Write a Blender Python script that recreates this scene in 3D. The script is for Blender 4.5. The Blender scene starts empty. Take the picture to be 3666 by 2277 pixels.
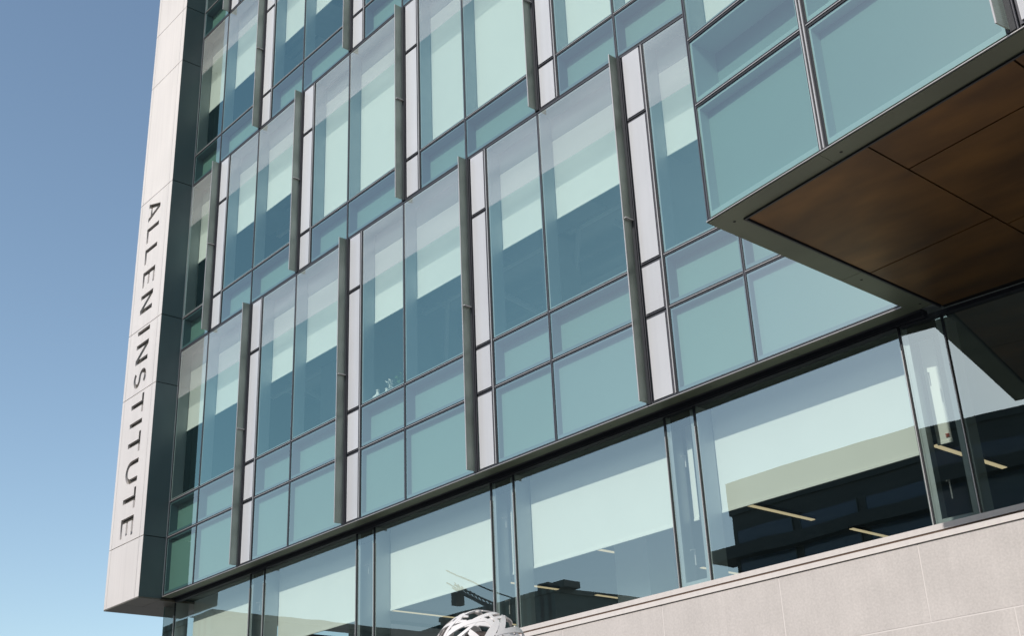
import bpy, math, random
from mathutils import Vector, Matrix
from math import sin, cos, pi, radians
random.seed(7)
S = bpy.context.scene
COL = S.collection

# ------------------------------------------------------------------ camera
cam_d = bpy.data.cameras.new("camera"); cam = bpy.data.objects.new("camera", cam_d); COL.objects.link(cam)
yaw, pit, rol = -0.83977066, 0.42110965, -0.04544426
f_ = Vector((sin(yaw)*cos(pit), cos(yaw)*cos(pit), sin(pit)))
r_ = Vector((cos(yaw), -sin(yaw), 0)); u_ = r_.cross(f_)
r2 = r_*cos(rol)+u_*sin(rol); u2 = -r_*sin(rol)+u_*cos(rol)
cam.matrix_world = Matrix(((r2.x, u2.x, -f_.x, 0), (r2.y, u2.y, -f_.y, -12.0), (r2.z, u2.z, -f_.z, 1.6), (0, 0, 0, 1)))
cam_d.sensor_width = 36; cam_d.lens = 4421.99/3666*36
cam_d.clip_end = 5000; cam_d.clip_start = .05
S.camera = cam

# ------------------------------------------------------------------ light
TX, TZ = -0.03, 0.71              # the way sunlight travels: (TX, 1, -TZ)
sund = bpy.data.lights.new("sun", 'SUN'); sun = bpy.data.objects.new("sun", sund); COL.objects.link(sun)
sund.energy = 2.9; sund.angle = radians(.5); sund.color = (1, .945, .885)
sun.rotation_euler = Vector((TX, 1, -TZ)).to_track_quat('-Z', 'Y').to_euler()
W = bpy.data.worlds.new("World"); S.world = W; W.use_nodes = True
nt = W.node_tree; nt.nodes.clear()
sk = nt.nodes.new('ShaderNodeTexSky'); sk.sky_type = 'NISHITA'; sk.sun_disc = False
sk.sun_elevation = math.atan2(TZ, math.hypot(TX, 1)); sk.sun_rotation = pi+math.atan2(TX, 1)
sk.air_density = 1.0; sk.dust_density = .9; sk.ozone_density = 1.1; sk.altitude = 50
bg = nt.nodes.new('ShaderNodeBackground'); bg.inputs[1].default_value = 0.15
wo = nt.nodes.new('ShaderNodeOutputWorld')
wb = nt.nodes.new('ShaderNodeVectorMath'); wb.operation = 'MULTIPLY'; wb.inputs[1].default_value = (.99, .985, .90)   # the camera's white balance
nt.links.new(sk.outputs[0], wb.inputs[0]); nt.links.new(wb.outputs[0], bg.inputs[0]); nt.links.new(bg.outputs[0], wo.inputs[0])
S.view_settings.view_transform = 'Standard'; S.view_settings.look = 'None'
S.view_settings.exposure = 0.35; S.view_settings.gamma = 1.0
S.cycles.max_bounces = 10; S.cycles.transparent_max_bounces = 24; S.cycles.glossy_bounces = 4
S.cycles.diffuse_bounces = 4; S.cycles.caustics_reflective = False; S.cycles.caustics_refractive = False

# ------------------------------------------------------------------ materials
def nmat(name):
    m = bpy.data.materials.new(name); m.use_nodes = True; m.node_tree.nodes.clear()
    return m, m.node_tree
def N(t, kind, **kw):
    n = t.nodes.new('ShaderNode'+kind)
    for k, v in kw.items(): setattr(n, k, v)
    return n
def mat(name, col, rough=.5, metal=0., var=.06, scale=1.2, bump=0., bscale=60, coat=0., spec=.5, stretch=(1, 1, 1), fine=0., rv=0., streak=0.):
    m, t = nmat(name)
    out = N(t, 'OutputMaterial'); p = N(t, 'BsdfPrincipled'); t.links.new(p.outputs[0], out.inputs[0])
    p.inputs['Roughness'].default_value = rough; p.inputs['Metallic'].default_value = metal
    p.inputs['Coat Weight'].default_value = coat; p.inputs['Coat Roughness'].default_value = .05
    p.inputs['Specular IOR Level'].default_value = spec
    tc = N(t, 'TexCoord'); mp = N(t, 'Mapping'); mp.inputs[3].default_value = stretch
    t.links.new(tc.outputs['Object'], mp.inputs[0])
    n = N(t, 'TexNoise'); n.inputs['Scale'].default_value = scale; n.inputs['Detail'].default_value = 6
    t.links.new(mp.outputs[0], n.inputs[0])
    mr = N(t, 'MapRange'); mr.inputs[1].default_value = .3; mr.inputs[2].default_value = .7
    mr.inputs[3].default_value = 1-var; mr.inputs[4].default_value = 1+var
    t.links.new(n.outputs[0], mr.inputs[0])
    src = mr.outputs[0]
    if fine:
        n3 = N(t, 'TexNoise'); n3.inputs['Scale'].default_value = bscale; n3.inputs['Detail'].default_value = 4
        t.links.new(mp.outputs[0], n3.inputs[0])
        m3 = N(t, 'MapRange'); m3.inputs[1].default_value = .3; m3.inputs[2].default_value = .7
        m3.inputs[3].default_value = 1-fine; m3.inputs[4].default_value = 1+fine
        t.links.new(n3.outputs[0], m3.inputs[0])
        mm = N(t, 'Math', operation='MULTIPLY'); t.links.new(src, mm.inputs[0]); t.links.new(m3.outputs[0], mm.inputs[1]); src = mm.outputs[0]
    if rv:      # each panel of a batch comes out slightly different
        oi = N(t, 'ObjectInfo'); mo = N(t, 'MapRange'); mo.inputs[3].default_value = 1-rv; mo.inputs[4].default_value = 1+rv
        t.links.new(oi.outputs['Random'], mo.inputs[0]); m4 = N(t, 'Math', operation='MULTIPLY')
        t.links.new(src, m4.inputs[0]); t.links.new(mo.outputs[0], m4.inputs[1]); src = m4.outputs[0]
    if streak:  # faint rain streaks running down the face
        sm = N(t, 'Mapping'); sm.inputs[3].default_value = (9, 9, .35); sn = N(t, 'TexNoise'); sn.inputs['Scale'].default_value = 1.3; sn.inputs['Detail'].default_value = 5
        t.links.new(tc.outputs['Object'], sm.inputs[0]); t.links.new(sm.outputs[0], sn.inputs[0])
        ms = N(t, 'MapRange'); ms.inputs[1].default_value = .42; ms.inputs[2].default_value = .72; ms.inputs[3].default_value = 1; ms.inputs[4].default_value = 1-streak
        t.links.new(sn.outputs[0], ms.inputs[0]); m5 = N(t, 'Math', operation='MULTIPLY')
        t.links.new(src, m5.inputs[0]); t.links.new(ms.outputs[0], m5.inputs[1]); src = m5.outputs[0]
    mx = N(t, 'VectorMath', operation='SCALE'); mx.inputs[0].default_value = col
    t.links.new(src, mx.inputs['Scale']); t.links.new(mx.outputs[0], p.inputs['Base Color'])
    if bump:
        b = N(t, 'Bump'); b.inputs['Strength'].default_value = bump; b.inputs['Distance'].default_value = .01
        n2 = N(t, 'TexNoise'); n2.inputs['Scale'].default_value = bscale; n2.inputs['Detail'].default_value = 5
        t.links.new(mp.outputs[0], n2.inputs[0]); t.links.new(n2.outputs[0], b.inputs['Height'])
        t.links.new(b.outputs[0], p.inputs['Normal'])
    return m

def glass(name, tint, gtint, f0, frit=0., fritcol=(.8, .8, .82), wav=0.0, wscale=.6, k=1.0):
    """thin coated pane: tinted transmission, Schlick mirror, optional white dot frit behind it"""
    m, t = nmat(name)
    out = N(t, 'OutputMaterial'); mixn = N(t, 'MixShader'); t.links.new(mixn.outputs[0], out.inputs[0])
    tr = N(t, 'BsdfTransparent'); tr.inputs[0].default_value = (*tint, 1)
    gl = N(t, 'BsdfGlossy'); gl.inputs['Roughness'].default_value = 0; gl.inputs[0].default_value = (*gtint, 1)
    lw = N(t, 'LayerWeight'); lw.inputs[0].default_value = .5
    pw = N(t, 'Math', operation='POWER'); pw.inputs[1].default_value = 5; t.links.new(lw.outputs['Facing'], pw.inputs[0])
    ma = N(t, 'Math', operation='MULTIPLY_ADD'); ma.inputs[1].default_value = (1-f0)*k; ma.inputs[2].default_value = f0
    t.links.new(pw.outputs[0], ma.inputs[0]); 
    oi = N(t, 'ObjectInfo'); mo = N(t, 'MapRange'); mo.inputs[3].default_value = .92; mo.inputs[4].default_value = 1.08   # coating differs a little from pane to pane
    t.links.new(oi.outputs['Random'], mo.inputs[0]); mm = N(t, 'Math', operation='MULTIPLY')
    t.links.new(ma.outputs[0], mm.inputs[0]); t.links.new(mo.outputs[0], mm.inputs[1]); t.links.new(mm.outputs[0], mixn.inputs[0])
    body = tr
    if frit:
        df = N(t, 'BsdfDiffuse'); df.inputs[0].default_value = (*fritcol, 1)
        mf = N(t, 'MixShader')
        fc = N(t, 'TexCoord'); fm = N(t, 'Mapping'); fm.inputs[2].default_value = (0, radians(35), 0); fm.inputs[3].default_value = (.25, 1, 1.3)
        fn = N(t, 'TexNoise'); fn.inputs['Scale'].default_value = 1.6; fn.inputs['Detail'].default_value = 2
        fr_ = N(t, 'MapRange'); fr_.inputs[1].default_value = .3; fr_.inputs[2].default_value = .7; fr_.inputs[3].default_value = frit-.09; fr_.inputs[4].default_value = frit+.09  # diagonal streaks in frit density paint in soft patches of reflected light
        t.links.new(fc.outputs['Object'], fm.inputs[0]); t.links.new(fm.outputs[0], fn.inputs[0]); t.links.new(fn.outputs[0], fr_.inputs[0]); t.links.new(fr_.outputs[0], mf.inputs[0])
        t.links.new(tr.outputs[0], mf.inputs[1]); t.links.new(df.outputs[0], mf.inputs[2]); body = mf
    t.links.new(body.outputs[0], mixn.inputs[1]); t.links.new(gl.outputs[0], mixn.inputs[2])
    if wav:
        tc = N(t, 'TexCoord'); n = N(t, 'TexNoise'); n.inputs['Scale'].default_value = wscale; n.inputs['Detail'].default_value = 1
        t.links.new(tc.outputs['Object'], n.inputs[0])
        b = N(t, 'Bump'); b.inputs['Strength'].default_value = 1; b.inputs['Distance'].default_value = wav
        t.links.new(n.outputs[0], b.inputs['Height']); t.links.new(b.outputs[0], gl.inputs['Normal'])
    return m

M = {}
M['white'] = mat('white_coated_metal', (.61, .565, .54), .42, 0, .035, .7, bump=.03, bscale=3, rv=.025, streak=.07)
M['pierdark'] = mat('dark_coated_metal', (.065, .092, .096), .33, 0, .35, .45, spec=.5, stretch=(1, 1, .5), rv=.22)
M['void'] = mat('dark_void', (.012, .012, .012), .8)
M['recess'] = mat('letter_recess', (.05, .043, .034), .7, var=.4, scale=7)
M['alu'] = mat('anodised_aluminium', (.10, .10, .115), .4, .3, .08, 3)
M['alul'] = mat('bright_aluminium', (.50, .48, .47), .35, .35, .05, 3)
M['gasket'] = mat('black_gasket', (.018, .02, .026), .5)
M['mull'] = mat('mullion_metal', (.34, .37, .38), .45, .3, .06, 3)
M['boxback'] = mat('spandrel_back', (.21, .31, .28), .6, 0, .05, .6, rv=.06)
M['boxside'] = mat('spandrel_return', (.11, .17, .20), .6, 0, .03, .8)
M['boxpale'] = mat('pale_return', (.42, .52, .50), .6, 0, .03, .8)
M['blind'] = mat('blind_fabric', (.90, .90, .87), .9, 0, .015, 1.5, spec=.1)
M['npanel'] = mat('white_glass_panel', (.46, .465, .485), .5, 0, .03, 1, coat=.7, spec=.5, rv=.05, streak=.05)
M['trim'] = mat('olive_trim_metal', (.125, .14, .095), .42, .2, .2, .9, bump=.02, bscale=20)
M['pierbot'] = mat('pier_soffit_metal', (.12, .105, .085), .5, 0, .06, 1.5)
M['stone'] = mat('pale_stone', (.495, .458, .438), .8, 0, .06, 2.2, bump=.15, bscale=38, fine=.08, streak=.05)
M['joint'] = mat('pale_joint', (.61, .57, .55), .8)
M['slab'] = mat('slab_concrete', (.55, .58, .59), .8, 0, .08, 2)
M['ceil'] = mat('ceiling', (.22, .25, .26), .8, 0, .06, 1.5)
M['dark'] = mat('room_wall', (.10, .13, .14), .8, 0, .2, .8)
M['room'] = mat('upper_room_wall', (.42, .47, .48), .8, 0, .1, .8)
M['duct'] = mat('duct_metal', (.35, .38, .40), .4, .5, .1, 2)
M['col'] = mat('painted_column', (.75, .77, .77), .7)
M['obdark'] = mat('dark_cladding', (.022, .028, .03), .6, 0, .2, .4)
M['obwin'] = mat('opposite_window', (.03, .055, .10), .12, 0, .1, .3)
M['obrib'] = mat('ribbed_cladding', (.05, .065, .065), .6, 0, .2, .8)
def ribbed():
    m, t = nmat('ribbed_cladding'); out = N(t, 'OutputMaterial'); p = N(t, 'BsdfPrincipled'); t.links.new(p.outputs[0], out.inputs[0])
    tc = N(t, 'TexCoord'); wv = N(t, 'TexWave', wave_type='BANDS', bands_direction='X'); wv.inputs['Scale'].default_value = .42; wv.inputs['Distortion'].default_value = .6
    t.links.new(tc.outputs['Object'], wv.inputs[0]); r = N(t, 'ValToRGB'); r.color_ramp.elements[0].position = .3; r.color_ramp.elements[1].position = .6
    r.color_ramp.elements[0].color = (.012, .018, .018, 1); r.color_ramp.elements[1].color = (.09, .13, .12, 1)
    t.links.new(wv.outputs['Fac'], r.inputs[0]); t.links.new(r.outputs[0], p.inputs['Base Color']); p.inputs['Roughness'].default_value = .6
    return m
M['ribs'] = ribbed()
M['flask'] = mat('white_plastic', (.82, .82, .80), .4)
M['leaf'] = mat('leaf', (.10, .20, .07), .6, var=.3, scale=20)
M['ball'] = mat('white_painted_steel', (.70, .67, .66), .4, 0, .03, 4)
M['ballin'] = mat('dark_core', (.06, .045, .04), .6)
M['pave'] = mat('plaza_paving', (.24, .235, .22), .85, 0, .12, .5, bump=.1, bscale=30)
M['red'] = mat('red_print', (.5, .08, .05), .6)
M['soil'] = mat('brown', (.1, .06, .04), .8)

def bronze():
    m, t = nmat('bronze_soffit')
    out = N(t, 'OutputMaterial'); p = N(t, 'BsdfPrincipled'); t.links.new(p.outputs[0], out.inputs[0])
    tc = N(t, 'TexCoord'); n = N(t, 'TexNoise'); n.inputs['Scale'].default_value = 1.1; n.inputs['Detail'].default_value = 4; n.inputs['Roughness'].default_value = .5
    mpb = N(t, 'Mapping'); mpb.inputs[3].default_value = (.7, 1.6, 1); t.links.new(tc.outputs['Object'], mpb.inputs[0]); t.links.new(mpb.outputs[0], n.inputs[0])
    r = N(t, 'ValToRGB'); r.color_ramp.elements[0].position = .28; r.color_ramp.elements[1].position = .74
    r.color_ramp.elements[0].color = (.060, .030, .012, 1); r.color_ramp.elements[1].color = (.24, .115, .03, 1)
    t.links.new(n.outputs[0], r.inputs[0]); t.links.new(r.outputs[0], p.inputs['Base Color'])
    p.inputs['Roughness'].default_value = .38; p.inputs['Metallic'].default_value = .55
    return m
M['bronze'] = bronze()

def fin_mat():
    """slotted metal fin: thin horizontal slots let a quarter of the view through"""
    m, t = nmat('slotted_fin_metal')
    out = N(t, 'OutputMaterial'); p = N(t, 'BsdfPrincipled'); mix = N(t, 'MixShader'); tr = N(t, 'BsdfTransparent')
    tc = N(t, 'TexCoord'); wv = N(t, 'TexWave', wave_type='BANDS', bands_direction='Z'); wv.inputs['Scale'].default_value = 16
    t.links.new(tc.outputs['Object'], wv.inputs[0])
    lt = N(t, 'Math', operation='LESS_THAN'); lt.inputs[1].default_value = .10
    t.links.new(wv.outputs['Fac'], lt.inputs[0]); t.links.new(lt.outputs[0], mix.inputs[0])
    n = N(t, 'TexNoise'); n.inputs['Scale'].default_value = 1.4; t.links.new(tc.outputs['Object'], n.inputs[0])
    r = N(t, 'ValToRGB'); r.color_ramp.elements[0].position = .35; r.color_ramp.elements[1].position = .65
    r.color_ramp.elements[0].color = (.29, .33, .285, 1); r.color_ramp.elements[1].color = (.43, .48, .42, 1)
    t.links.new(n.outputs[0], r.inputs[0]); t.links.new(r.outputs[0], p.inputs['Base Color'])
    p.inputs['Roughness'].default_value = .4; p.inputs['Metallic'].default_value = .4
    t.links.new(p.outputs[0], mix.inputs[1]); t.links.new(tr.outputs[0], mix.inputs[2]); t.links.new(mix.outputs[0], out.inputs[0])
    return m
M['fin'] = fin_mat()
M['glass'] = glass('vision_glass', (.84, .92, .87), (.66, .95, .88), .29)
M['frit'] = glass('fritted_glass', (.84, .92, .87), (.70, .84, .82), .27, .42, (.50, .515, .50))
M['glassS'] = glass('spandrel_glass', (.72, .90, .84), (1.0, 1.0, .92), .33)
M['glassG'] = glass('ground_glass', (.845, .92, .87), (.86, .95, .93), .28, wav=.0012, wscale=.9)
M['edge'] = mat('glass_edge', (.05, .22, .19), .2)

def lamp_mat():
    m, t = nmat('lamp_tube'); out = N(t, 'OutputMaterial'); e = N(t, 'Emission')
    e.inputs[0].default_value = (1, .80, .50, 1); e.inputs[1].default_value = .55
    t.links.new(e.outputs[0], out.inputs[0]); return m
M['lamp'] = lamp_mat()

# ------------------------------------------------------------------ builders
class MB:
    def __init__(s, xf=None): s.v = []; s.f = []; s.mi = []; s.xf = xf
    def box(s, x0, x1, y0, y1, z0, z1, mi=0):
        b = len(s.v)
        s.v += [(x0, y0, z0), (x1, y0, z0), (x1, y1, z0), (x0, y1, z0), (x0, y0, z1), (x1, y0, z1), (x1, y1, z1), (x0, y1, z1)]
        for q in ((0, 3, 2, 1), (4, 5, 6, 7), (0, 1, 5, 4), (1, 2, 6, 5), (2, 3, 7, 6), (3, 0, 4, 7)):
            s.f.append(tuple(b+i for i in q)); s.mi.append(mi)
        return s
    def quad(s, pts, mi=0):
        b = len(s.v); s.v += list(pts); s.f.append(tuple(range(b, b+len(pts)))); s.mi.append(mi); return s
    def tube(s, p, q, r, n=10, mi=0, r2=None):
        p = Vector(p); q = Vector(q); d = (q-p).normalized(); a = d.orthogonal().normalized(); c = d.cross(a)
        r2 = r if r2 is None else r2; b = len(s.v)
        for k in range(n):
            w = a*cos(2*pi*k/n)+c*sin(2*pi*k/n); s.v += [tuple(p+w*r), tuple(q+w*r2)]
        for k in range(n):
            j = (k+1) % n; s.f.append((b+2*k, b+2*j, b+2*j+1, b+2*k+1)); s.mi.append(mi)
        s.f.append(tuple(b+2*k for k in range(n))[::-1]); s.mi.append(mi)
        s.f.append(tuple(b+2*k+1 for k in range(n))); s.mi.append(mi)
        return s
    def build(s, name, mats, parent=None, smooth=False):
        me = bpy.data.meshes.new(name)
        v = [tuple(s.xf @ Vector(p)) for p in s.v] if s.xf else s.v
        me.from_pydata(v, [], s.f)
        if not isinstance(mats, (list, tuple)): mats = [mats]
        for m in mats: me.materials.append(m)
        for p, i in zip(me.polygons, s.mi): p.material_index = i; p.use_smooth = smooth
        me.update()
        o = bpy.data.objects.new(name, me); COL.objects.link(o)
        if parent: o.parent = parent
        return o
def empty(name, label, cat, loc=(0, 0, 0), group=None):
    o = bpy.data.objects.new(name, None); COL.objects.link(o); o.location = loc
    o['label'] = label; o['category'] = cat
    if group: o['group'] = group
    return o
def tag(o, label, cat, group=None):
    o['label'] = label; o['category'] = cat
    if group: o['group'] = group
    return o
def struct(o): o['kind'] = 'structure'; return o

# ------------------------------------------------------------------ ground
struct(MB().quad([(-1500, -1500, 0), (1500, -1500, 0), (1500, 1500, 0), (-1500, 1500, 0)]).build('ground', M['pave']))

# ------------------------------------------------------------------ the office building
B = empty('office_building', 'glass curtain wall research building with a white lettered pier and projecting glass bay', 'building')
X0, MW = -25.59, 3.735                      # odd rows: first fin line (inside the pier) and module width
HALF = MW/2
ROWS = [  # z0, z1, transoms, frit edge, fin offset, blind bottom
    (7.33, 13.09, (8.62, 9.43), 11.88, 0.0, 11.13),
    (13.09, 17.57, (13.93,), 16.39, HALF, 15.46),
    (17.57, 22.06, (18.42,), 20.88, 0.0, 19.81),
    (22.06, 26.55, (22.91,), 25.37, HALF, 24.2)]
XL, XR = -25.07, -6.60                      # curtain wall ends

def side_box(mb, x0, x1, z0, z1, d, gap=0.028, mi_side=1, y0=.006):
    """open shadow box behind a spandrel pane"""
    a, b, c, e = x0+gap, x1-gap, z0+gap+.03, z1-gap
    mb.box(x0, x1, d, d+.03, z0, z1, 0)
    mb.box(x0+.002, a, y0, d-.001, z0+.002, z1-.002, mi_side); mb.box(b, x1-.002, y0, d-.001, z0+.002, z1-.002, mi_side)
    mb.box(a, b, y0, d-.001, z0+.002, c, mi_side); mb.box(a, b, y0, d-.001, e, z1-.002, mi_side)

def spandrel(x0, x1, z0, z1, d, xf=None, side='boxside'):
    mb = MB(xf); side_box(mb, x0, x1, z0, z1, d)
    o = mb.build('spandrel_panel', [M['boxback'], M[side]], B)
    MB(xf).quad([(x0, 0, z0), (x1, 0, z0), (x1, 0, z1), (x0, 0, z1)]).build('pane', M['glassS'], o)
    return o

def vision(x0, x1, z0, z1, frit, bl, xf=None, d=.25, bulk=None):
    """a window: deep frame, pane with its fritted head, roller blind"""
    g = .03; mb = MB(xf)
    mb.box(x0, x0+g, .006, d, z0, z1); mb.box(x1-g, x1, .006, d, z0, z1)
    mb.box(x0+g, x1-g, .006, d+.1, z0, z0+g); mb.box(x0+g, x1-g, .006, d, z1-g, z1)
    o = mb.build('window', M['mull'], B)
    if frit:
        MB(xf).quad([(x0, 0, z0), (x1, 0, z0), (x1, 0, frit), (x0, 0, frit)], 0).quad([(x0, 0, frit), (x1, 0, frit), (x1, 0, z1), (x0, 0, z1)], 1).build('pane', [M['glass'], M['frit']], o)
    else:
        MB(xf).quad([(x0, 0, z0), (x1, 0, z0), (x1, 0, z1), (x0, 0, z1)]).build('pane', M['glass'], o)
    top = z1-.45
    b = MB(xf); b.box(x0+.012, x1-.012, d+.015, d+.021, bl+.03, top); b.box(x0+.012, x1-.012, d+.008, d+.028, bl, bl+.03)
    b.build('blind', M['blind'], o)
    MB(xf).box(x0+.002, x1-.002, d+.01, d+.13, top+.002, z1-.02).build('blind_case', M['ceil'], o)
    return o

def narrow(x0, x1, z0, z1, xf=None):
    g = .034
    mb = MB(xf)
    mb.box(x0-.02, x1, .03, .05, z0-.01, z1+.01, 1)
    mb.box(x0+.008, x1-.008, .012, .029, z0+.012, z1-.012, 2)
    mb.box(x0+g, x1-g, -.006, .011, z0+g, z1-g, 0)
    return mb.build('metal_panel', [M['npanel'], M['gasket'], M['alu']], B)

def m1(x, z0, z1, xf=None):
    MB(xf).box(x-.012, x+.003, -.024, .004, z0, z1, 0).box(x+.0035, x+.016, -.012, .004, z0, z1, 1).box(x-.032, x-.0125, -.010, .004, z0, z1, 1).box(x+.0165, x+.03, -.008, .004, z0, z1, 1).build('mullion', [M['alul'], M['gasket']], B)
def m2(x, z0, z1, xf=None):
    MB(xf).box(x-.019, x-.009, -.010, .004, z0, z1, 0).box(x-.0085, x+.0085, -.004, .004, z0, z1, 1).box(x+.009, x+.019, -.012, .004, z0, z1, 0).build('mullion', [M['alu'], M['gasket']], B)
def tran(x0, x1, z, xf=None):
    MB(xf).box(x0, x1, -.018, .004, z-.004, z+.004, 0).box(x0, x1, -.009, .004, z-.030, z-.0045, 1).box(x0, x1, -.008, .004, z+.0045, z+.03, 1).build('transom', [M['alul'], M['gasket']], B)
def stack(x0, x1, z, xf=None):
    MB(xf).box(x0, x1, -.004, .02, z-.026, z+.016, 1).box(x0, x1, -.012, .004, z-.036, z-.0265, 0).box(x0, x1, -.010, .004, z+.0165, z+.022, 0).build('transom', [M['alu'], M['gasket']], B)

def fin(x, z0, z1, xf=None):
    o = MB(xf).box(x-.006, x+.006, -.19, -.03, z0+.03, z1-.01, 0).box(x-.007, x+.007, -.20, -.1905, z0+.03, z1-.01, 1).build('fin', [M['fin'], M['alul']], B)
    MB(xf).box(x-.03, x+.055, -.0295, .004, z0+.01, z1-.01, 0).box(x+.056, x+.066, -.012, .004, z0+.01, z1-.01, 1).build('channel', [M['gasket'], M['alu']], o)
    zm = z0+(z1-z0)*(.497 if z1-z0 > 5 else .495)
    MB(xf).box(x+.012, x+.05, -.185, -.03, zm-.007, zm+.007).build('bracket', M['alul'], o)
    return o

def unit(xf_x, row, xf=None, xmin=-1e9, xmax=1e9, fullblind=(), nofin=False):
    z0, z1, trs, frit, off, blb = row
    x = xf_x
    cells = []
    a, b, c = x+.51, x+1.86, x+MW
    if x > xmin-.01 and not nofin:
        fin(x, z0, z1, xf)
        zz = [z0]+list(trs)+[frit, z1]
        for p, q in zip(zz, zz[1:]): narrow(x+.068, a-.033, p+.01, q-.01, xf)
    if a > xmin-.6 and a < xmax:
        m1(a, z0+.03, z1-.045, xf)
    if b < xmax-.05: m2(b, z0+.03, z1-.045, xf)
    for i, (p, q) in enumerate(((a+.03, b-.019), (b+.019, c-.034))):
        if abs(c-XR) < .5: c = XR; q = q if i == 0 else XR
        p = max(p, xmin); q = min(q, xmax-.03)
        if q-p < .15: continue
        zz = [z0+.03]+[t for t in trs]
        ds = {0: .095, 1: .19} if len(trs) == 2 else {0: .20}
        for k, (s0, s1) in enumerate(zip(zz, zz[1:])):
            spandrel(p, q, s0+.03*(k > 0), s1-.032, ds[k], xf)
        vision(p, q, trs[-1]+.03, z1-.046, frit, trs[-1]+.05 if i in fullblind else blb, xf)
        for t in trs: tran(p-.002, q+.002, t, xf)

FULL = {(1, 1): (0, 1), (1, 2): (0, 1), (1, 3): (0, 1), (2, 3): (0,), (2, 4): (1,), (3, 1): (0, 1), (3, 2): (1,), (2, 2): ()}
for r, row in enumerate(ROWS):
    n = 0
    x = X0+row[4]-(MW if row[4] else 0)
    k = -1 if row[4] else 0
    while x < XR-.9:
        unit(x, row, None, XL, XR, FULL.get((r, k), ()))
        x += MW; k += 1
    stack(XL, XR, row[1])
MB().box(XL-.034, XL-.026, -.034, .3, 7.33, 26.5, 0).box(XL-.025, XL-.010, -.012, .02, 7.33, 26.5, 1).box(XL-.009, XL-.001, -.03, .02, 7.33, 26.5, 0).build('mullion', [M['alul'], M['gasket']], B)
# bottom frame with its bright drip edge, soffit trim
MB().box(XL-.06, XR, -.010, .01, 7.327, 7.36, 1).box(XL-.06, XR, -.020, .2, 7.318, 7.326, 0).build('drip_edge', [M['alul'], M['gasket']], B)
tm = MB()
x = XL
while x < -6.66:
    x2 = min(x+MW/2, -6.64)
    tm.box(x+.003, x2-.003, -.008, .185, 7.308, 7.317, 0)
    tm.tube((x+.5, .09, 7.3075), (x+.5, .09, 7.3065), .011, 8, 1)
    x = x2
tm.box(XL-.05, XR, .186, .30, 7.33, 7.36, 1); tm.box(XL-.05, XR, .301, .42, 7.27, 7.36, 1)
tm.build('soffit_trim', [M['trim'], M['gasket']], B)

# slabs, ceilings and rooms
for z in (7.42, 12.70, 17.18, 21.67, 26.1):
    MB().box(XL-.2, 2, .42, 13, z, z+.34).build('floor_slab', M['slab'], B)
MB().box(XL-.3, 3, -.02, 13.2, 26.62, 27.1).build('roof', M['trim'], B)
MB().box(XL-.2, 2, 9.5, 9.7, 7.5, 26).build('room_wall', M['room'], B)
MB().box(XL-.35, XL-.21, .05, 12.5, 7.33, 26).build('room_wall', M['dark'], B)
for zc in (12.70, 17.18, 21.67):
    for xc in (-22.2, -14.7, -7.3):
        MB().box(xc-.25, xc+.25, 2.2, 2.7, zc-4.9, zc).build('column', M['col'], B)
    MB().tube((XL, 3.6, zc-.45), (1, 3.6, zc-.45), .22, 16).build('duct', M['duct'], B, True)
    MB().tube((XL, 1.6, zc-.22), (1, 1.6, zc-.22), .05, 10).build('pipe', M['duct'], B, True)
    MB().tube((XL, 1.85, zc-.25), (1, 1.85, zc-.25), .035, 10).build('pipe', M['duct'], B, True)
    mb = MB(); yy = 2.4
    for i in range(5): mb.box(XL, 1, yy+i*1.7, yy+.12+i*1.7, zc-.30, zc-.001)
    mb.build('ceiling_beams', M['col'], B)
for zc in (12.70, 17.18, 21.67):
    for k_, xc in enumerate((-23.4, -20.5, -16.6, -13.2, -9.4)):
        MB().tube((xc, 2.4, zc-.6), (xc+2.2, 4.6, zc-2.6-.3*(k_ % 2)), .06, 8).tube((xc+2.6, 2.3, zc-.4), (xc+.3, 3.9, zc-3.0), .05, 8).build('brace', M['col'], B)
    for k_ in range(7):
        MB().box(XL+.4+k_*2.6, XL+1.7+k_*2.6, 1.0, 2.0, zc-.56, zc-.50).build('ceiling_tray', M['duct'], B)
for zc in (12.70, 17.18, 21.67):
    for xc in (-19.0, -11.2):
        MB().box(xc-.08, xc+.08, .6, 12.4, zc-4.8, zc-.31).build('partition', M['room'], B)

# ------------------------------------------------------------------ pier with cut letters
PX0, PX1, PY = -26.80, -25.07, -.565
PZ0, PZ1 = 7.27, 28.0
P = MB().box(PX0+.03, PX1-.03, PY+.125, .45, PZ0+.02, PZ1).build('pier', M['void'], B)
JZ = [PZ0, 8.607, 12.195, 13.90, 17.541, 21.137, 22.845, 26.4, PZ1]
G = .009
gl_, gr_ = -26.68, -25.26
for z0, z1 in zip(JZ, JZ[1:]):
    MB().box(PX1-.029, PX1, PY+.004, .0-.035, z0+G, z1-G).build('side_panel', M['pierdark'], P)
    MB().box(PX0, gl_-G/2, PY, PY+.06, z0+G, z1-G).build('edge_panel', M['white'], P)
    MB().box(gr_+G/2, PX1-.0005, PY, PY+.0035, z0+G, z1-G).box(gr_+G/2, PX1-.03, PY+.0036, PY+.06, z0+G, z1-G).build('edge_panel', M['white'], P)
    MB().box(PX0, PX0+.028, PY+.061, .5, z0+G, z1-G).build('side_panel', M['white'], P)
MB().box(PX0+.004, -25.94-G, PY+.002, 1.05, PZ0-.02, PZ0+.016).build('soffit_panel', M['pierbot'], P)
MB().box(-25.94, PX1-.004, PY+.002, -.055, PZ0-.02, PZ0+.016).build('soffit_panel', M['pierbot'], P)
MB().box(-25.94, PX1-.0651, -.055+G, 1.05, PZ0-.02, PZ0+.016).build('soffit_panel', M['pierbot'], P)
MB().box(PX0+.02, -25.2, .46, 12, PZ0+.03, PZ1).build('end_wall', M['pierdark'], P)

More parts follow.
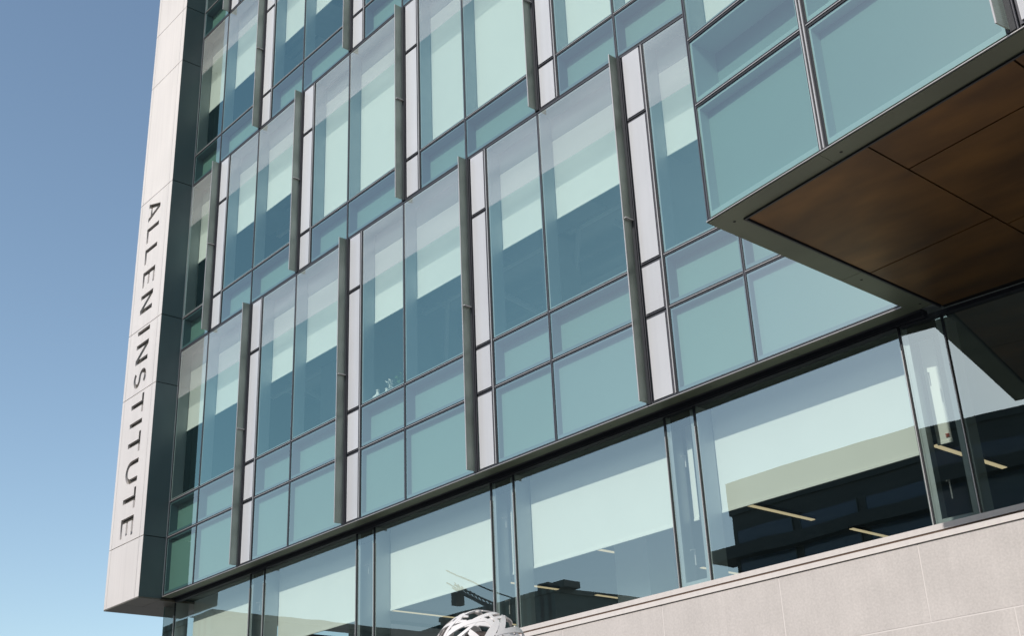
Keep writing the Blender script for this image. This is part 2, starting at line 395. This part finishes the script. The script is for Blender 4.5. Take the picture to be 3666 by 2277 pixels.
H, T = .64, .116
def arc(cx, cy, r, a0, a1, n=12, ry=None):
    ry = ry or r
    return [(cx+r*cos(radians(a0+(a1-a0)*i/n)), cy+ry*sin(radians(a0+(a1-a0)*i/n))) for i in range(n+1)]
def stroke(pts, t):
    L, R = [], []
    for i, p in enumerate(pts):
        a = pts[max(i-1, 0)]; b = pts[min(i+1, len(pts)-1)]
        d = Vector((b[0]-a[0], b[1]-a[1])).normalized(); nn = Vector((-d.y, d.x))*t/2
        L.append((p[0]+nn.x, p[1]+nn.y)); R.append((p[0]-nn.x, p[1]-nn.y))
    return [L+R[::-1]]
def glyph(c, w):
    """outlines in (u along the word, v up the letter), first the outer one, then counters"""
    t = T
    if c == 'I': return [[(0, 0), (w, 0), (w, H), (0, H)]]
    if c == 'L': return [[(0, 0), (w, 0), (w, t*.86), (t, t*.86), (t, H), (0, H)]]
    if c == 'E':
        e = t*.82; m = H/2
        return [[(0, 0), (w, 0), (w, e), (t, e), (t, m-e/2), (w*.92, m-e/2), (w*.92, m+e/2), (t, m+e/2), (t, H-e), (w, H-e), (w, H), (0, H)]]
    if c == 'T':
        e = t*.84
        return [[(w/2-t/2, 0), (w/2+t/2, 0), (w/2+t/2, H-e), (w, H-e), (w, H), (0, H), (0, H-e), (w/2-t/2, H-e)]]
    if c == 'N':
        q = t*1.12
        return [[(0, 0), (t, 0), (t, H-q*1.5), (w-t*1.05, 0), (w, 0), (w, H), (w-t, H), (w-t, q*1.5), (t*1.05, H), (0, H)]]
    if c == 'A':
        q = t*1.04; a = w/2
        def xin(v): return q+(a-q)*v/(H-q*1.2)     # inner left edge at height v
        b0, b1 = H*.19, H*.19+t*.8
        return [[(0, 0), (q, 0), (xin(b0), b0), (w-xin(b0), b0), (w-q, 0), (w, 0), (a+t*.5, H), (a-t*.5, H)],
                [(xin(b1), b1), (a, H-q*1.2), (w-xin(b1), b1)]]
    if c == 'U':
        r = w/2; k = r-t/2
        pts = [(t/2, H)]+[(t/2, H*.6)]+arc(r, r*.98+.01, k, 180, 360, 16)+[(w-t/2, H*.6), (w-t/2, H)]
        return stroke(pts, t)
    if c == 'S':
        rx = w/2-t*.42; rt = (H/2-t*.42)/2*1.0; cy1 = H-t*.42-rt; cy2 = t*.42+rt
        pts = arc(w/2, cy1, rx*.92, 35, 250, 14, rt)+[(w/2, H/2)]+arc(w/2, cy2, rx, 70, -145, 14, rt)
        return stroke(pts, t*.92)
WORD = [('A', 17.377, .528), ('L', 16.665, .42), ('L', 16.07, .42), ('E', 15.435, .42), ('N', 14.80, .51),
        ('I', 13.84, T), ('N', 13.48, .52), ('S', 12.78, .44), ('T', 12.12, .47), ('I', 11.485, T), ('T', 11.184, .49),
        ('U', 10.53, .545), ('T', 9.853, .49), ('E', 9.20, .45)]
def curve_mesh(splines, depth, name):
    cu = bpy.data.curves.new(name, 'CURVE'); cu.dimensions = '2D'; cu.fill_mode = 'BOTH'; cu.extrude = depth/2
    for pts in splines:
        sp = cu.splines.new('POLY'); sp.points.add(len(pts)-1); sp.use_cyclic_u = True
        for q, p in zip(sp.points, pts): q.co = (p[0], p[1], 0, 1)
    o = bpy.data.objects.new(name, cu); COL.objects.link(o)
    dg = bpy.context.evaluated_depsgraph_get(); dg.update()
    me = bpy.data.meshes.new_from_object(o.evaluated_get(dg)); bpy.data.objects.remove(o)
    return me
def to_wall(me, y0, depth):   # (x,y,z) of the curve -> (X, y0.., Z)
    for v in me.vertices: v.co = Vector((v.co.x, y0+depth/2+(-v.co.z), v.co.y))
    me.flip_normals() if False else None
    me.update()
LB = -26.285
for z0, z1 in zip(JZ, JZ[1:]):
    a, b, c, d = gl_+G/2, gr_-G/2, z0+G, z1-G
    sp = [[(a, c), (b, c), (b, d), (a, d)]]
    for ch, zs, w in WORD:
        if c < zs-.05 < d:
            for poly in glyph(ch, w): sp.append([(LB+v, zs-u) for u, v in poly])
    me = curve_mesh(sp, .06, 'front_panel'); to_wall(me, PY, .06)
    me.materials.clear(); me.materials.append(M['white'])
    for p in me.polygons: p.material_index = 0
    o = bpy.data.objects.new('front_panel', me); COL.objects.link(o); o.parent = P
for ch, zs, w in WORD:
    g = glyph(ch, w)
    me = curve_mesh([[(LB+v, zs-u) for u, v in poly] for poly in g], .02, 'letter'); to_wall(me, PY+.0605, .02)
    me.materials.clear(); me.materials.append(M['recess'])
    for p in me.polygons: p.material_index = 0
    o = bpy.data.objects.new('letter', me); COL.objects.link(o); o.parent = P
    o['label'] = 'dark cut-out letter '+ch

# ------------------------------------------------------------------ projecting bay
BA = -radians(6.7)
BX = Matrix.Translation((-6.635, -3.40, 0)) @ Matrix.Rotation(BA, 4, 'Z')
BROWS = [(7.33, 8.66), (8.66, 9.47)]
ub, ue, uf = 0.0, 1.50, 3.44
cells = [(ub+.019, ue-.04), (ue+.045, uf-.05), (uf+.55, uf+1.85), (uf+1.92, uf+3.6)]
for a, b in cells:
    spandrel(a, b, 7.36, 8.63, .12, BX, 'boxpale'); spandrel(a, b, 8.69, 9.44, .34, BX, 'boxpale')
    vision(a, b, 9.50, 13.05, None, 9.54, BX)
    spandrel(a, b, 13.1, 14.0, .2, BX); vision(a, b, 14.06, 17.5, None, 14.1, BX)
    for t in (8.66, 9.47): tran(a-.004, b+.004, t, BX)
    stack(a-.004, b+.004, 13.075, BX); tran(a-.004, b+.004, 14.03, BX)
m2(ub, 7.34, 17.5, BX)
m1(ue-.016, 7.34, 17.5, BX); m1(ue+.022, 7.34, 17.5, BX)
fin(uf, 7.33, 13.05, BX)
for p, q in ((7.36, 8.66), (8.66, 9.47), (9.47, 13.05)): narrow(uf+.068, uf+.5, p+.005, q-.005, BX)
m1(uf+.52, 7.34, 17.5, BX); m2(uf+1.885, 7.34, 17.5, BX)
# left return of the bay (faces away from the camera, lets light in)
LX = Matrix.Translation((-6.64, 0, 0)) @ Matrix.Rotation(-pi/2, 4, 'Z')
for a, b in ((.06, 1.65), (1.71, 3.34)):
    for p, q in ((7.36, 9.44), (9.50, 13.05), (13.1, 17.5)):
        MB(LX).quad([(a, 0, p), (b, 0, p), (b, 0, q), (a, 0, q)]).build('side_pane', M['glassS'], B)
MB(LX).box(0, 3.36, -.01, .03, 13.055, 13.095).box(0, 3.36, -.01, .03, 9.445, 9.495).box(1.655, 1.705, -.01, .031, 7.34, 17.5).build('mullion', M['alu'], B)
# bay soffit: metal border and bronze panels.   corners in plan
cn = Vector((-6.64, -3.405)); dv = Vector((cos(BA), sin(BA)))
def fr(s, off): # point on a line parallel to the bay front
    p = cn+dv*s; nn = Vector((-dv.y, dv.x)); q = p+nn*off; return q
def prism(mb, pts, z0, z1, mi=0):
    b = len(mb.v); n = len(pts)
    mb.v += [(p[0], p[1], z0) for p in pts]+[(p[0], p[1], z1) for p in pts]
    mb.f.append(tuple(b+i for i in range(n))[::-1]); mb.mi.append(mi)
    mb.f.append(tuple(b+n+i for i in range(n))); mb.mi.append(mi)
    for i in range(n):
        j = (i+1) % n; mb.f.append((b+i, b+j, b+n+j, b+n+i)); mb.mi.append(mi)
def yfront(x, off): # y on the line parallel to bay front at plan x
    s = (x-cn.x)/dv.x; nn = Vector((-dv.y, dv.x)); return cn.y+dv.y*s+off/dv.x
tb = MB(); xi = -6.375; XE = 3.0
prism(tb, [(-6.655, yfront(-6.655, -.006)), (-5.2, yfront(-5.2, -.006)), (-5.2, yfront(-5.2, .235)), (xi, yfront(xi, .235))], 7.308, 7.317)
prism(tb, [(-5.196, yfront(-5.196, -.006)), (XE, yfront(XE, -.006)), (XE, yfront(XE, .235)), (-5.196, yfront(-5.196, .235))], 7.308, 7.317)
for ya, yb in ((-3.13, -1.22), (-1.214, .185)):
    y0 = yfront(-6.655, -.006) if ya < -3 else ya
    y0i = yfront(xi, .235) if ya < -3 else ya
    prism(tb, [(-6.655, y0+.001), (xi, y0i+.001), (xi, yb), (-6.655, yb)], 7.3081, 7.3171)
for hx, hy in ((-6.47, -3.22), (-5.05, -3.46), (-6.5, -1.05), (-6.47, .05)): tb.tube((hx, hy, 7.3075), (hx, hy, 7.3065), .016, 10, 1)
prism(tb, [(-6.66, yfront(-6.66, -.02)), (XE, yfront(XE, -.02)), (XE, yfront(XE, .0)), (-6.66, yfront(-6.66, 0))], 7.318, 7.326, 2)
tb.build('soffit_trim', [M['trim'], M['void'], M['alul']], B)
# black reveal around bronze
rb = MB(); prism(rb, [(xi-.02, yfront(xi-.02, .21)), (XE, yfront(XE, .21)), (XE, 1.6), (xi-.02, .45)], 7.345, 7.36); rb.build('soffit_reveal', M['void'], B)
ra = MB(); prism(ra, [(xi+.0005, yfront(xi, .2355)), (XE, yfront(XE, .2355)), (XE, yfront(XE, .2355)+.02), (xi+.02, yfront(xi+.02, .2555)), (xi+.02, .3), (xi+.0005, .3)], 7.29, 7.344); ra.build('soffit_reveal', M['gasket'], B)
def yj(x, y0, sl=-.094): return y0+sl*(x+4.846)
gp = .009
def bpanel(x0, x1, ya0, ya1, yb0, yb1):
    m_ = MB(); prism(m_, [(x0+gp, ya0+gp), (x1-gp, ya1+gp), (x1-gp, yb1-gp), (x0+gp, yb0-gp)], 7.305, 7.34); m_.build('soffit_panel', M['bronze'], B)
xa, xb = -6.345, -4.85
bpanel(xa, xb, yfront(xa, .255), yfront(xb, .255), -1.12, -1.20)
bpanel(xa, xb, -1.12, -1.20, .30, .44)
for xc0, xc1 in ((-4.85, -3.37), (-3.37, -1.5), (-1.5, 0.5), (.5, 3.0)):
    bpanel(xc0, xc1, yfront(xc0, .255), yfront(xc1, .255), yj(xc0, -2.71), yj(xc1, -2.71))
    bpanel(xc0, xc1, yj(xc0, -2.71), yj(xc1, -2.71), yj(xc0, -.95), yj(xc1, -.95))
    bpanel(xc0, xc1, yj(xc0, -.95), yj(xc1, -.95), .30+.122*(xc0+6.345), .30+.122*(xc1+6.345))
MB().box(-6.5, 3, -3.0, .3, 17.6, 17.9).build('roof', M['trim'], B)
MB().box(-6.5, 3, -2.9, .4, 13.0, 13.08).build('floor_slab', M['slab'], B)
MB().box(-6.5, 3, -2.9, .4, 7.42, 7.9).build('floor_slab', M['slab'], B)

# ------------------------------------------------------------------ ground floor glazing
GY = .37; GZ0, GZ1 = 4.86, 7.25
RA = radians(6.6)
RX = Matrix.Translation((-6.972, GY, 0)) @ Matrix.Rotation(RA, 4, 'Z')
GX = Matrix.Translation((0, GY, 0))
def gmull(x, z0, z1, xf):
    MB(xf).box(x-.006, x+.003, -.03, .004, z0+.02, z1-.28, 0).box(x-.014, x-.0065, -.015, .004, z0, z1, 1).box(x+.0035, x+.014, -.012, .004, z0, z1, 1).box(x-.0062, x+.0032, -.012, .004, z1-.279, z1, 1).build('mullion', [M['alul'], M['gasket']], B)
def gwindow(x0, x1, z0, z1, xf, blind=(0, 0, 0), vent=False):
    mb = MB(xf); g = .02
    mb.box(x0, x0+g, .006, .30, z0, z1, 0); mb.box(x1-g, x1, .006, .30, z0, z1, 0)
    if vent:
        for a, b in ((x0+g, x0+.075), (x1-.075, x1-g)): mb.box(a, b, .012, .07, z0+.02, z1-.02, 0)
        mb.box(x0+.076, x1-.076, .012, .07, z0+.02, z0+.08, 0); mb.box(x0+.076, x1-.076, .012, .07, z1-.20, z1-.02, 1)
    mb.box(x0+g, x1-g, .006, .12, z0, z0+.018, 0)
    o = mb.build('window', [M['mull'], M['void']], B)
    MB(xf).quad([(x0, 0, z0), (x1, 0, z0), (x1, 0, z1), (x0, 0, z1)]).build('pane', M['glassG'], o)
    if vent:
        MB(xf).tube((x0+.2, .10, z0+.30), (x0+.2, .10, z0+.50), .009, 8).tube((x0+.2, .02, z0+.49), (x0+.2, .11, z0+.51), .009, 8).build('handle', M['alul'], o)
        MB(xf).tube((x0+.2, .10, z1-.75), (x0+.2, .10, z1-.60), .009, 8).tube((x0+.2, .02, z1-.61), (x0+.2, .11, z1-.59), .009, 8).build('handle', M['alul'], o)
    bx0, bx1, bz = blind
    if bx1 > bx0:
        MB(xf).box(bx0, bx1, .318, .324, bz+.035, z1+.02).box(bx0, bx1, .31, .334, bz, bz+.034).build('blind', M['blind'], o)
    return o
gm = [-25.21]
for k in range(6): gm.append((-21.97+k*3.748))       # left edge of each vent
GL = -25.74
MB(GX).box(GL-.012, GL+.012, 0, .55, GZ0-2.2, 7.25).build('mullion', M['edge'], B)
gwindow(GL+.012, -25.224, 2.6, GZ1, GX); gmull(-25.21, 2.6, GZ1, GX)
prev = -25.21
for k in range(5):
    a = -21.97+k*3.748; b = a+.54
    if k == 4: a, b = -6.972, None
    lo = 2.6 if a < -14.6 else GZ0
    w0 = prev+.014; w1 = a-.014
    gwindow(w0, w1, lo, GZ1, GX, (w0+(.25 if k == 0 else .02), w1-.005, 5.81))
    gmull(a, lo, GZ1, GX)
    if b:
        gwindow(a+.014, b-.014, lo, GZ1, GX, (a+.078, a+.172, 5.81), vent=True); gmull(b, lo, GZ1, GX); prev = b
# the wall bends inwards right of here
gwindow(.014, .521, GZ0, GZ1, RX, (.075, .255, 5.86), vent=True); gmull(.535, GZ0, GZ1, RX)
MB(RX).box(.19, .235, .300, .309, 5.93, 5.94).box(.19, .235, .300, .309, 5.955, 5.965).build('label_print', M['red'], B)
gwindow(.549, 3.766, GZ0, GZ1, RX); gmull(3.78, GZ0, GZ1, RX); gwindow(3.794, 9.5, GZ0, GZ1, RX)
# head trim right of the bay, dark soffit inside
MB(RX).box(0.02, 9.8, -.05, .06, 7.251, 7.30).build('head_trim', M['gasket'], B)
MB(GX).box(GL, -6.98, -.055, .06, 7.251, 7.269).build('head_trim', M['gasket'], B)
# interior of the ground floor
MB().box(XL-.5, 9, .75, 13, 7.38, 7.41).build('ceiling', M['ceil'], B)
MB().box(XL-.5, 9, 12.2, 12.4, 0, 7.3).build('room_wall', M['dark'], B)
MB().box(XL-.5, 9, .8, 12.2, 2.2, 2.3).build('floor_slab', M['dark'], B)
MB().box(-13.06, -12.38, 1.6, 2.2, 2.3, 7.37).build('column', M['col'], B)
MB().box(-20.9, -20.3, 2.0, 2.6, 2.3, 7.37).build('column', M['col'], B)
k = 0
LW = ['left end', 'second from left', 'third from left', 'middle', 'right half', 'far right']
LLAB = ['behind the left-hand strip window beside the pier', 'behind the second wide strip window from the pier', 'above the white ball sculpture',
        'behind the window left of the stone joint', 'behind the wide dark window at right', 'behind the corner window under the bay']
for i, xl in enumerate((-26.0, -22.4, -18.9, -15.9, -12.35, -8.75)):
    for j, (ya, yb) in enumerate(((3.9, 5.9), (7.0, 9.0))):
        o = empty('ceiling_light', ('near' if j == 0 else 'farther')+' linear warm light bar '+LLAB[i], 'light', (xl, ya, 6.95), 'linear lights under the ground floor ceiling')
        a = MB().box(-.055, .055, 0, yb-ya, .012, .07).build('housing', M['alu'], o)
        MB().box(-.042, .042, .01, yb-ya-.01, 0, .0115).build('diffuser', M['lamp'], o)

# ------------------------------------------------------------------ stone wall and sill
st = MB(); SX = [-18.365+1.874*0]
xs = [-14.50+1.874*i-.012 for i in range(-1, 8)]
xs = [-12.632+1.874*i for i in range(-1, 8)]
zs = [0.0, .46, 1.295, 2.13, 2.965, 3.80, 4.637]
for zi, (za, zb) in enumerate(zip(zs, zs[1:])):
    off = 0 if (len(zs)-zi) % 2 == 0 else -.937
    for i in range(len(xs)-1):
        st.box(max(xs[i]+off, -14.6)+.008, xs[i+1]+off-.008, 0, .05, za+.008, zb-.008 if zb < 4.6 else zb, 0)
st.box(-14.6, 2.2, .003, .3, 0.01, 4.628, 1)
st.build('stone_wall', [M['stone'], M['joint']], B)
MB().box(-14.6, 2.2, -.02, .02, 4.642, 4.702, 0).box(-14.6, 2.2, .021, .16, 4.64, 4.66, 1).box(-14.6, 2.2, .172, .31, 4.64, 4.77, 1).build('sill_cap', [M['white'], M['soil']], B)
MB().box(-14.6, 2.2, .165, .315, 4.772, 4.838, 0).build('sill_cap', [M['white']], B)
MB().box(-25.7, -14.61, .1, .33, 2.3, 2.62).build('sill_cap', M['white'], B)
MB().box(-25.7, -14.61, .12, .3, 0, 2.3).build('stone_wall', M['stone'], B)

# ------------------------------------------------------------------ things on the laboratory window sill
def lathe(prof, n=20):
    mb = MB()
    for r, z in prof:
        for k in range(n): mb.v.append((r*cos(2*pi*k/n), r*sin(2*pi*k/n), z))
    for i in range(len(prof)-1):
        for k in range(n):
            j = (k+1) % n; mb.f.append((i*n+k, i*n+j, (i+1)*n+j, (i+1)*n+k)); mb.mi.append(0)
    return mb
o = lathe([(0.001, 0), (.11, 0), (.115, .02), (.10, .07), (.05, .12), (.03, .15), (.03, .20), (.036, .20), (.036, .215), (.001, .215)]).build('flask', M['flask'], None, True)
o.location = (-17.30, .16, 9.475); tag(o, 'white flask on the laboratory sill, farthest left of the items', 'flask')
o = lathe([(0.001, 0), (.06, 0), (.062, .015), (.03, .09), (.028, .15), (.034, .155), (.001, .156)]).build('flask', M['flask'], None, True)
o.location = (-17.02, .16, 9.475); tag(o, 'small white flask on the sill between larger flask and plants', 'flask')
for i, (px, h, lab) in enumerate(((-16.92, .30, 'sparse sprig plant in white pot on laboratory sill'), (-16.66, .34, 'bushier green plant in white pot beside the sill mullion'))):
    e = empty('potted_plant', lab, 'plant', (px, .17, 9.475), 'plants on the laboratory sill')
    lathe([(0.001, 0), (.04, 0), (.055, .09), (.048, .09), (.045, .07), (.001, .07)]).build('pot', M['flask'], e, True)
    mb = MB()
    for q in range(26+40*i):
        a = random.uniform(0, 2*pi); rr = random.uniform(.01, .10+.02*i); z = random.uniform(.1, h)
        c = Vector((rr*cos(a), rr*sin(a)*.6, z)); d = Vector((random.uniform(-1, 1), random.uniform(-1, 1), random.uniform(-.4, .8))).normalized()
        s_ = d.orthogonal().normalized()*.012; L_ = d*.04
        mb.quad([tuple(c-L_), tuple(c+s_), tuple(c+L_), tuple(c-s_)])
    for q in range(6):
        a = random.uniform(0, 2*pi); mb.tube((0, 0, .07), (.06*cos(a), .04*sin(a), h*.9), .003, 5)
    mb.build('foliage', M['leaf'] if i else M['flask'], e)

# ------------------------------------------------------------------ white lattice ball
bd = Vector((-0.7587536, 0.62854594, 0.17094728))
import_d = 12.0
px, py = 1722, 2373; dd = f_*4421.99+r2*(px-1833)-u2*(py-1138.5); dd.normalize()
C0 = Vector((0, -12, 1.6))+dd*import_d; RB = 180/4421.99*import_d*.985
ball = empty('ball_sculpture', 'white openwork steel ball of overlapping curved strips before the strip windows', 'sculpture', (C0.x, C0.y, 0))
lathe([(.001, C0.z-RB*.62), (RB*.38, C0.z-RB*.58), (RB*.58, C0.z-RB*.2), (RB*.62, C0.z), (RB*.55, C0.z+RB*.3), (RB*.3, C0.z+RB*.53), (.001, C0.z+RB*.6)], 24).build('core', M['ballin'], ball, True)
lathe([(.16, 0), (.16, .03), (.06, .05), (.05, C0.z-RB*.9), (.001, C0.z-RB*.9)], 16).build('post', M['ball'], ball, True)
def strip(mb, axis, ang0, ang1, tilt, w0, w1, R, th=.012, n=26):
    a = axis.normalized(); b = a.orthogonal().normalized(); c = a.cross(b); base = len(mb.v)
    for i in range(n+1):
        s = i/n; an = ang0+(ang1-ang0)*s; w = w0+(w1-w0)*sin(pi*s)
        h = tilt+.10*sin(2.3*an)
        for k, (dw, rr) in enumerate(((-w, R), (w, R), (w, R-th), (-w, R-th))):
            lat = h+dw; p = (b*cos(an)+c*sin(an))*cos(lat)+a*sin(lat)
            mb.v.append(tuple(p*rr+Vector((0, 0, C0.z))))
    for i in range(n):
        p = base+4*i
        for k in range(4):
            j = (k+1) % 4; mb.f.append((p+k, p+j, p+4+j, p+4+k)); mb.mi.append(0)
    for p in (base, base+4*n): mb.f.append((p, p+1, p+2, p+3)); mb.mi.append(0)
rnd = random.Random(12)
for i in range(88):
    mb = MB(); ax = Vector((rnd.gauss(0, 1), rnd.gauss(0, 1), rnd.gauss(0, 1)))
    L_ = rnd.uniform(.5, 1.35); a0 = rnd.uniform(0, 6.28)
    strip(mb, ax, a0, a0+L_, rnd.uniform(-.55, .55), rnd.uniform(.012,.03), rnd.uniform(.032, .085), RB*rnd.uniform(.98, 1.0))
    mb.build('curved_strip', M['ball'], ball)

# ------------------------------------------------------------------ across the plaza (seen in the ground floor glass)
def block(name, label, x0, x1, y0, y1, h, mats, wins=None, para=.3):
    b = empty(name, label, 'building', ((x0+x1)/2, y1, 0))
    ox, oy = (x0+x1)/2, y1
    MB().box(x0-ox, x1-ox, y0-oy, 0, 0, h-para).box(x0-ox-.1, x1-ox+.1, y0-oy, .1, h-para, h).build('wall', mats[0], b)
    if wins:
        nx, nz, zb, wz, ww, proto = *wins, None
        sx = (x1-x0)/nx
        for i in range(nx):
            for k_ in range(nz):
                if proto is None:
                    proto = MB().box(-ww/2, ww/2, -.05, .02, 0, wz, 0).box(-ww/2-.05, -ww/2, -.05, .06, -.05, wz+.05, 1).box(ww/2, ww/2+.05, -.05, .06, -.05, wz+.05, 1).build('window', [mats[1], M['obrib']], b); w_ = proto
                else:
                    w_ = proto.copy(); COL.objects.link(w_); w_.parent = b
                w_.location = (x0-ox+sx*(i+.5), 0, zb+k_*(wz+1.0))
    return b
block('building', 'tall dark building with a grid of windows mirrored in the right-hand strip windows', -37.6, 14, -55, -35, 17.42, (M['obdark'], M['obwin']), (14, 3, 5.0, 3.1, 3.2))
MB().box(-37.7, -20, -50, -34.9, 17.43, 18.8).build('upper_storey', M['obdark'], bpy.data.objects['building']).matrix_parent_inverse = Matrix.Translation((11.8, 35, 0))
MB().box(-38.7, 15, -36, -34.3, 14.9, 15.5).build('canopy', M['obdark'], bpy.data.objects['building']).matrix_parent_inverse = Matrix.Translation((11.8, 35, 0))
b2 = block('building', 'low dark ribbed building with rooftop boxes mirrored in the middle strip window', -67.4, -56, -90, -40, 17.6, (M['ribs'], M['obwin']), (5, 2, 4, 4, 1.6))
for bx, bw, bh in ((-57.3, 1.0, .5), (-55.9, .9, .4)):
    MB().box(bx-bw/2+61.7, bx+bw/2+61.7, -1.6, -.3, 17.6, 17.6+bh).build('rooftop_unit', M['obrib'], b2)
block('building', 'dark green building mirrored in the left strip window near the pier', -84, -60, -60, -18.9, 14.9, (M['ribs'], M['obwin']), None)
block('building', 'long low dark building mirrored below the blind left of the ball', -75.5, -67.6, -70, -42, 17.7, (M['ribs'], M['obwin']), (4, 2, 4, 4, 1.2))
cr = empty('crane', 'crane jib with hanging counterweight mirrored in the glass above the ball', 'crane', (-73.4, -50, 0))
mb = MB()
p0, p1 = Vector((1.0, 0, 19.6)), Vector((-4.6, 0, 22.6))
for dy, dz in ((0, .0), (.5, 0), (.25, .55)): mb.tube(p0+Vector((0, dy, dz)), p1+Vector((0, dy, dz*.5)), .07, 6)
for i in range(12):
    a = p0.lerp(p1, i/12); c = p0.lerp(p1, (i+1)/12)
    mb.tube(a, c+Vector((0, .25, .5)), .04, 5); mb.tube(a+Vector((0, .25, .5)), c, .04, 5)
mb.build('jib', M['obrib'], cr)
MB().box(-4.7, -4.1, -.3, .6, 21.2, 22.2).build('counterweight', M['obdark'], cr)
MB().box(-.2, 1.6, -.6, .6, 18.2, 19.8).build('cab', M['obdark'], cr)
MB().box(.3, .9, -.3, .3, 0, 18.2).build('mast', M['obdark'], cr)
for i, (pa, pb, lab) in enumerate((((-73, -45, 22.6), (-56, -45, 16.9), 'upper'), ((-73, -45, 21.6), (-60, -45, 17.4), 'lower'))):
    mb = MB(); pa = Vector(pa); pb = Vector(pb); q = pa
    for k_ in range(1, 15):
        s = k_/14; p = pa.lerp(pb, s)-Vector((0, 0, 1.0*sin(pi*s))); mb.tube(q, p, .05, 6); q = p
    tag(mb.build('overhead_cable', M['obdark']), lab+' overhead cable mirrored right of the white ball', 'cable', 'overhead cables')
